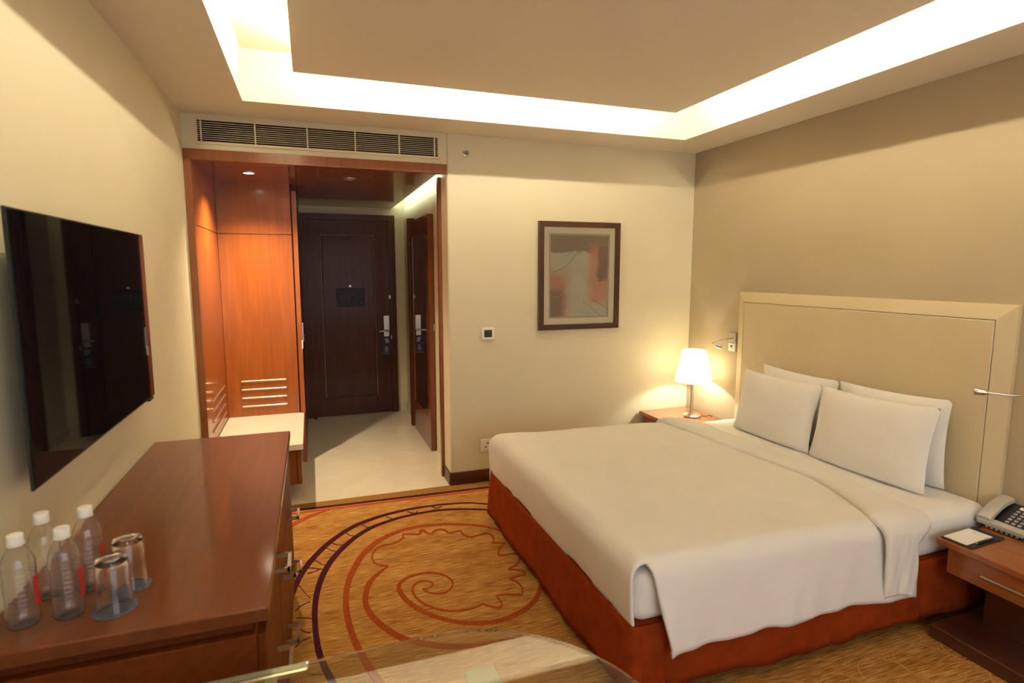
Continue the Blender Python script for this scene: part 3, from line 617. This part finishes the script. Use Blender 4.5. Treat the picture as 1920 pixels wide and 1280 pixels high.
# duvet: cross shaped sheet, foot tucked in, near corner left open
def bend(s, r):
    """s<=0 flat, s>0 over the edge: returns (outward, drop)"""
    if s <= 0: return s, 0.0
    q = r * math.pi / 2
    if s < q: return r * math.sin(s / r), r * (1 - math.cos(s / r))
    return r, r + (s - q)
rF, rS = .075, .075
NA, NBt = 110, 150
DP = []
ex, eyn, eyf = BX0 - .005 + rF, BYN - .012 + rS, BYF + .012 - rS     # where bending starts
Atot_f = .345; Btot_n = .405; Btot_f = .36
xs_end = 3.16
avals = [-(xs_end - ex) + (xs_end - ex + Atot_f) * i / (NA - 1) for i in range(NA)]       # a<0 on the top, a>0 over the foot
span = eyf - eyn
bvals = [-Btot_n + (span + Btot_n + Btot_f) * j / (NBt - 1) for j in range(NBt)]          # b<0 near flap, 0..span top, >span far flap
for a in avals:
    row = []
    for b in bvals:
        oa, da = bend(a, rF); x = ex - oa
        if b < 0: ob, db = bend(-b, rS); y = eyn - ob
        elif b > span: ob, db = bend(b - span, rS); y = eyf + ob
        else: y = eyn + b; db = 0
        if a > .022 and b < -.050 : row.append(None); continue      # open near corner
        if a > .10 and b > span + .10: row.append(None); continue
        top = .588 - .030 * max(0, min(1, (x - 1.8) / 1.3)) + .006 * hn(x * 1.9, y * 1.7)
        if da and db: d = math.hypot(da, db)
        else: d = da + db
        z = top - d
        if b < 0 and db > .02:                       # loose near side
            t = min(1, (db - .02) / .31)
            k = math.exp(-max(0, x - 1.80) / .16)
            x += (.050 * t ** .45 + .045 * t * t) * k
            y += -.022 * t - .014 * t * hn(x * 3.2, t * .6, 1.0) - .020 * t * k
            z += .010 * t * hn(x * 2.1, 0, 2.0) - .030 * t * k + .012 * t
            z = max(z, .18)
        if a > 0 and da > .08:                      # foot tuck draws in towards the bottom
            t = min(1, (da - .08) / .20); x += .020 * t * t; x -= .010 * t * hn(y * 2.6, t, .3)
        row.append((x, y, z))
    DP.append(row)
dv = mesh('duvet', solid(DP, .012), M_duvet, None, True, 'smooth white duvet tucked in at the foot of the bed', 'duvet', autos=180)
# folded-back end of the duvet
NF = 22; FP = []
for i in range(NF):
    u = i / (NF - 1)                     # 0 at the foot-side edge, 1 towards the pillows
    row = []
    for b in bvals:
        if b < 0: ob, db = bend(-b * .985, rS + .012); y = eyn - ob
        elif b > span: ob, db = bend(b - span, rS + .012); y = eyf + ob; 
        else: y = eyn + b; db = 0
        s = (eyf - y) / (eyf - eyn)
        e0 = 3.045 + .085 * max(0, min(1, s / .72)) - .16 * max(0, min(1, (s - .72) / .30)) ** 1.5 + min(.02, db * .06)
        e1 = 3.34 - .15 * min(1, db / .08) + .02 * hn(y * 2, 0)
        if db > .08: e1 = e0 + .20
        x = e0 + (e1 - e0) * u
        puff = .034 * math.sin(math.pi * min(1, u * 1.0 + .18) ** .8) ** .7 if u < .82 else .034 * math.sin(math.pi * (.82 + .18) ** .8 if False else 1.0) * max(0, (1 - u) / .18) * .55
        puff = .040 * (1 - (2 * u - 1) ** 4) ** .5 * (1 - .55 * u)
        base = .560 - .024 * u
        z = base + puff - db + .004 * hn(x * 3, y * 2)
        yy = y
        if b < 0 and db > .02: yy -= .014 + puff * .6 + .010 * hn(x * 9, db * 3) * min(1, db * 4)
        if b > span and db > .02: yy += .012 + puff * .4
        row.append((x, yy, z))
    FP.append(row)
mesh('folded_end', solid(FP, .010), M_duvet, dv, True, autos=180)

# pillows
def pillow(lbl, yc, xb, zb, w, h, t, lean, roll, seed):
    n, m_ = 30, 24; V = []; F = []
    def pt(i, j, side):
        u = -1 + 2 * i / n; v = -1 + 2 * j / m_
        pin = .05
        uu = u * (1 - pin * (1 - v * v)) ; vv = v * (1 - pin * 1.2 * (1 - u * u))
        th = t / 2 * max(0, (1 - abs(u) ** 3.2)) ** .55 * max(0, (1 - abs(v) ** 3.0)) ** .55
        th = 0.0 if (i in (0, n) or j in (0, m_)) else max(th, .004)
        th *= 1 + .06 * hn(u * 2.0, v * 2.3, seed)
        sag = -.012 * (1 - v) * (1 - u * u)
        return Vector((side * th, uu * w / 2, (vv + 1) * h / 2 + sag))
    Mx = Matrix.Translation((xb, yc, zb)) @ Matrix.Rotation(R(lean), 4, 'Y') @ Matrix.Rotation(R(roll), 4, 'X')
    idx = {}
    for s in (-1, 1):
        for i in range(n + 1):
            for j in range(m_ + 1):
                if (i in (0, n) or j in (0, m_)) and s == 1: idx[(s, i, j)] = idx[(-1, i, j)]; continue
                idx[(s, i, j)] = len(V); V.append(tuple(Mx @ pt(i, j, s)))
        for i in range(n):
            for j in range(m_): F.append((idx[(s, i, j)], idx[(s, i + 1, j)], idx[(s, i + 1, j + 1)], idx[(s, i, j + 1)]))
    return mesh('pillow', (V, F), M_pillow, None, True, lbl, 'pillow', 'white pillows on the bed', autos=75)
pillow('rear white pillow against the headboard on the bedside lamp side', -1.285, 3.666, .537, .61, .445, .098, 3, 1, 2.0)
pillow('rear white pillow against the headboard on the telephone side', -1.935, 3.666, .537, .640, .450, .098, 3, -1.5, 4.0)
pillow('front white pillow leaning on the lamp side of the bed', -1.248, 3.505, .537, .650, .420, .125, 11.5, 0, .5)
pillow('front white pillow leaning on the telephone side of the bed', -1.925, 3.500, .537, .690, .430, .130, 11.5, -1.5, 1.0)

# headboard
hb = thing('headboard', 'wide cream leather headboard against the tan wall behind the pillows', 'headboard', (W, -1.54, .10))
hy0, hy1, hz1 = -2.438, -.630, 1.475; iy0, iy1, iz1 = hy0 + .075, hy1 - .075, hz1 - .072; xo, xi = W - .022, W - .046
mesh('padded_panel', gbox(xi - .004, W, iy0 + .004, iy1 - .004, .10, iz1 - .004, .004), M_hb, hb)
mesh('frame_top', hexa([(xo, hy0, hz1), (xo, hy1, hz1), (xi, iy1, iz1), (xi, iy0, iz1)], [(W, hy0, hz1), (W, hy1, hz1), (W, iy1, iz1), (W, iy0, iz1)]), M_hbf, hb)
for (a, b) in ((hy0, iy0), (hy1, iy1)):
    mesh('frame_side', hexa([(xo, a, .10), (xo, a, hz1), (xi, b, iz1), (xi, b, .10)], [(W, a, .10), (W, a, hz1), (W, b, iz1), (W, b, .10)]), M_hbf, hb)

# nightstands
def nightstand(y0, y1, lbl):
    NT = .455; yc = (y0 + y1) / 2
    t = thing('nightstand', lbl, 'nightstand', (3.54, yc, 0), 'nightstands beside the bed')
    mesh('top', gbox(3.300, W - .016, y0, y1, NT - .028, NT, .003), M_wood_ns, t)
    mesh('case', gbox(3.345, W - .016, y0 + .03, y1 - .03, .300, NT - .028), M_wood_ns, t)
    d = mesh('drawer', gbox(3.330, 3.345, y0 + .034, y1 - .034, .304, NT - .034, .002), M_wood_ns, t)
    mesh('pull', gbox(3.318, 3.330, yc - .13, yc + .13, .352, .362, .003), M_steel, d)
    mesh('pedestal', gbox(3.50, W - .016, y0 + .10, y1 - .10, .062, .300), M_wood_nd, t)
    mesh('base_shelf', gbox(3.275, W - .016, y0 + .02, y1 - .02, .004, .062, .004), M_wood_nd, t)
    for (x, y) in ((3.32, y0 + .08), (3.32, y1 - .08), (3.72, y0 + .08), (3.72, y1 - .08)): mesh('foot', gbox(x - .02, x + .02, y - .02, y + .02, 0, .006), M_black, t)
nightstand(-.625, -.020, 'reddish nightstand in the corner under the lit lamp')
nightstand(-3.080, -2.475, 'reddish nightstand under the telephone and note pad')
NT = .455
# table lamp
LX, LY = 3.605, -.325
tl = thing('table_lamp', 'lit white shade table lamp with chrome stem on the corner nightstand', 'lamp', (LX, LY, NT))
mesh('base', lathe([(.070, 0), (.074, .004), (.074, .014), (.066, .020), (.02, .024)], 8, (LX, LY, NT)), M_chrome, tl)
mesh('stem', cyl((LX, LY, NT + .02), (LX, LY, NT + .34), .0085), M_chrome, tl, True)
mesh('stem_sleeve', cyl((LX - .016, LY - .01, NT + .02), (LX - .016, LY - .01, NT + .33), .012), M_steel, tl, True)
ms = bpy.data.materials.new('opal_shade'); ms.use_nodes = True; nt = ms.node_tree; nt.nodes.remove(nt.nodes['Principled BSDF'])
a_ = nt.nodes.new('ShaderNodeBsdfTranslucent'); a_.inputs[0].default_value = (.93, .88, .75, 1); b_ = nt.nodes.new('ShaderNodeBsdfDiffuse'); b_.inputs[0].default_value = (.85, .8, .68, 1)
mx_ = nt.nodes.new('ShaderNodeMixShader'); mx_.inputs[0].default_value = .40
nt.links.new(a_.outputs[0], mx_.inputs[1]); nt.links.new(b_.outputs[0], mx_.inputs[2]); nt.links.new(mx_.outputs[0], nt.nodes['Material Output'].inputs[0])
V1, F1 = lathe([(.146, .290), (.093, .546), (.091, .546), (.144, .290)], 40, (LX, LY, NT), cap=False)
F1 += [(3 * 40 + k, 3 * 40 + (k + 1) % 40, (k + 1) % 40, k) for k in range(40)]
mesh('shade', (V1, F1), ms, tl, True)
mesh('stem_top', cyl((LX, LY, NT + .33), (LX, LY, NT + .35), .012), M_chrome, tl)
mesh('shade_holder', join(cyl((LX, LY, NT + .45), (LX, LY, NT + .531), .012), gbox(LX - .088, LX + .088, LY - .003, LY + .003, NT + .525, NT + .53), gbox(LX - .003, LX + .003, LY - .088, LY + .088, NT + .525, NT + .53)), M_chrome, tl)
mesh('bulb', lathe([(.008, .455), (.018, .44), (.022, .42), (.014, .402), (.004, .396)], 16, (LX, LY, NT)), emis('bulb_glow', (1, .86, .62), 12.0), tl, True)
lamp('table_lamp_light', 'POINT', (LX, LY, NT + .375), LAMP_W, (1, .95, .82), parent=tl, shadow_soft_size=.02)
mesh('cord', tube(catmull([(LX + .07, LY - .02, NT + .006), (LX + .10, LY - .05, NT + .005), (LX + .125, LY - .06, NT + .012), (LX + .15, LY - .055, NT + .004), (W - .022, LY - .05, NT + .004)], 5), .003, 6), M_black, tl)

# telephone
PX, PY = 3.605, -2.520
tp = thing('telephone', 'silver and black desk telephone on the nightstand', 'telephone', (PX + .09, PY - .02, NT))
y0, y1 = PY - .115, PY + .070      # near and far sides
def wedge(xa, xb, ya, yb, za0, za1, zb0, zb1):
    return hexa([(xa, ya, za0), (xb, ya, zb0), (xb, yb, zb0), (xa, yb, za0)], [(xa, ya, za1), (xb, ya, zb1), (xb, yb, zb1), (xa, yb, za1)])
M_silver = mat('phone_silver', (.50, .49, .45), .35, metal=.3); M_pblk = mat('phone_black', (.016, .015, .019), .3)
mesh('body', wedge(PX + .004, PX + .155, y0, y1, NT + .012, NT + .030, NT + .004, NT + .105), M_pblk, tp)
mesh('foot_rail', gbox(PX + .006, PX + .03, y0 + .01, y1 - .01, NT, NT + .014), M_pblk, tp)
for k in range(7): mesh('speaker_rib', gbox(PX + .001, PX + .005, y0 + .02 + .02 * k, y0 + .03 + .02 * k, NT + .006, NT + .013), M_silver, tp)
mesh('front_strip', wedge(PX - .006, PX + .020, y0, y1, NT + .018, NT + .035, NT + .026, NT + .047), M_silver, tp)
hs = []
for k in range(9):
    t = k / 8; x = PX - .002 + .160 * t; zc = NT + .042 + .076 * t + .014 * math.sin(math.pi * t); th = .010 - .002 * math.sin(math.pi * t)
    hs.append([(x, y1 - .056, zc - th), (x, y1 - .054, zc + th * .8), (x, y1 - .030, zc + th * 1.25), (x, y1 + .002, zc + th * .8), (x, y1 + .003, zc - th)])
V = [p for r in hs for p in r]; F = [tuple(range(5)), tuple(range(40, 45))]
for k in range(8):
    for j in range(5): F.append((k * 5 + j, k * 5 + (j + 1) % 5, (k + 1) * 5 + (j + 1) % 5, (k + 1) * 5 + j))
mesh('handset', (V, F), M_silver, tp, True, autos=35)
def onface(u): return PX + .004 + .151 * u, NT + .030 + .075 * u
M_key = mat('phone_key', (.34, .33, .35), .5)
for r in range(5):
    for c in range(3):
        xq, zq = onface(.24 + .12 * r); yq = y0 + .040 + .024 * (2 - c)
        mesh('key', wedge(xq - .0045, xq + .0045, yq - .007, yq + .007, zq - .003, zq + .0005, zq + .0015, zq + .005), M_key, tp)
for (u, yq, w) in ((.86, y0 + .085, .016), (.72, y0 + .016, .012), (.56, y0 + .016, .010), (.90, y0 + .03, .024)):
    xq, zq = onface(u); mesh('button', wedge(xq - .006, xq + .006, yq - w / 2, yq + w / 2, zq - .003, zq + .001, zq + .003, zq + .007), M_white, tp)
mesh('cord', tube(catmull([(PX + .01, y0 + .01, NT + .008), (PX + .0, y0 - .03, NT + .008), (PX + .03, y0 - .10, NT + .008), (PX + .10, y0 - .16, NT + .008), (PX + .15, y0 - .10, NT + .008)], 8), .006, 8), mat('cord_grey', (.10, .10, .10), .5), tp, True)
# note folder
nf = thing('note_folder', 'black leather note folder with white paper on the telephone nightstand', 'folder', (3.435, -2.535, NT))
Rz = Matrix.Translation((3.437, -2.538, NT)) @ Matrix.Rotation(R(4), 4, 'Z')
mesh('cover', xf(gbox(-.118, .118, -.062, .062, 0, .007, .002), Rz), mat('black_leather', (.015, .018, .017), .4), nf)
mesh('paper', xf(gbox(-.112, .075, -.036, .056, .0068, .0095), Rz), mat('paper_white', (.90, .89, .87), .8), nf)
mesh('printed_mark', xf(gbox(.045, .048, .010, .024, .0094, .0098), Rz), mat('mark_grey', (.35, .34, .33), .7), nf)
pen = thing('pen', 'slim dark pen lying on the black note folder', 'pen', (3.44, -2.585, NT + .007))
mesh('barrel', xf(cyl((-.065, -.050, .0115), (.055, -.050, .0115), .0045, 10), Rz), M_black, pen, True)
mesh('tip', xf(cyl((-.065, -.050, .0115), (-.078, -.050, .0115), .0042, 10, .001), Rz), M_chrome, pen, True)
mesh('clip', xf(gbox(.010, .052, -.052, -.048, .0155, .0175), Rz), M_chrome, pen)

# reading lamps on the wall
def reading(yp, zp, pts, hd, lbl):
    t = thing('reading_lamp', lbl, 'wall lamp', (W, yp, zp), 'bedside reading lamps')
    mesh('wall_plate', gbox(W - .014, W, yp - .040, yp + .040, zp - .010, zp + .070, .003), M_steel, t)
    mesh('switch', gbox(W - .016, W, yp - .038, yp + .040, zp - .078, zp - .012, .003), M_white, t)
    mesh('switch_dot', gbox(W - .018, W - .015, yp - .006, yp + .008, zp - .048, zp - .030), M_black, t)
    mesh('arm', tube(catmull(pts, 8), .0048, 10), M_chrome, t, True)
    a, b = Vector(hd[0]), Vector(hd[1])
    mesh('head', tube([a, a + (b - a) * .25, b, b + (b - a) * .02], [.008, .015, .017, .012], 16), M_chrome, t, True)
reading(-.555, 1.090, [(W - .012, -.575, 1.115), (3.70, -.570, 1.112), (3.635, -.555, 1.095), (3.610, -.535, 1.080), (3.625, -.550, 1.068)], ((3.622, -.548, 1.069), (3.660, -.580, 1.052)), 'chrome reading lamp on the wall beside the lit table lamp')
reading(-2.585, 1.090, [(W - .012, -2.585, 1.110), (3.70, -2.575, 1.098), (3.62, -2.535, 1.086), (3.545, -2.470, 1.092)], ((3.550, -2.474, 1.092), (3.522, -2.432, 1.093)), 'chrome reading lamp on the wall above the telephone')
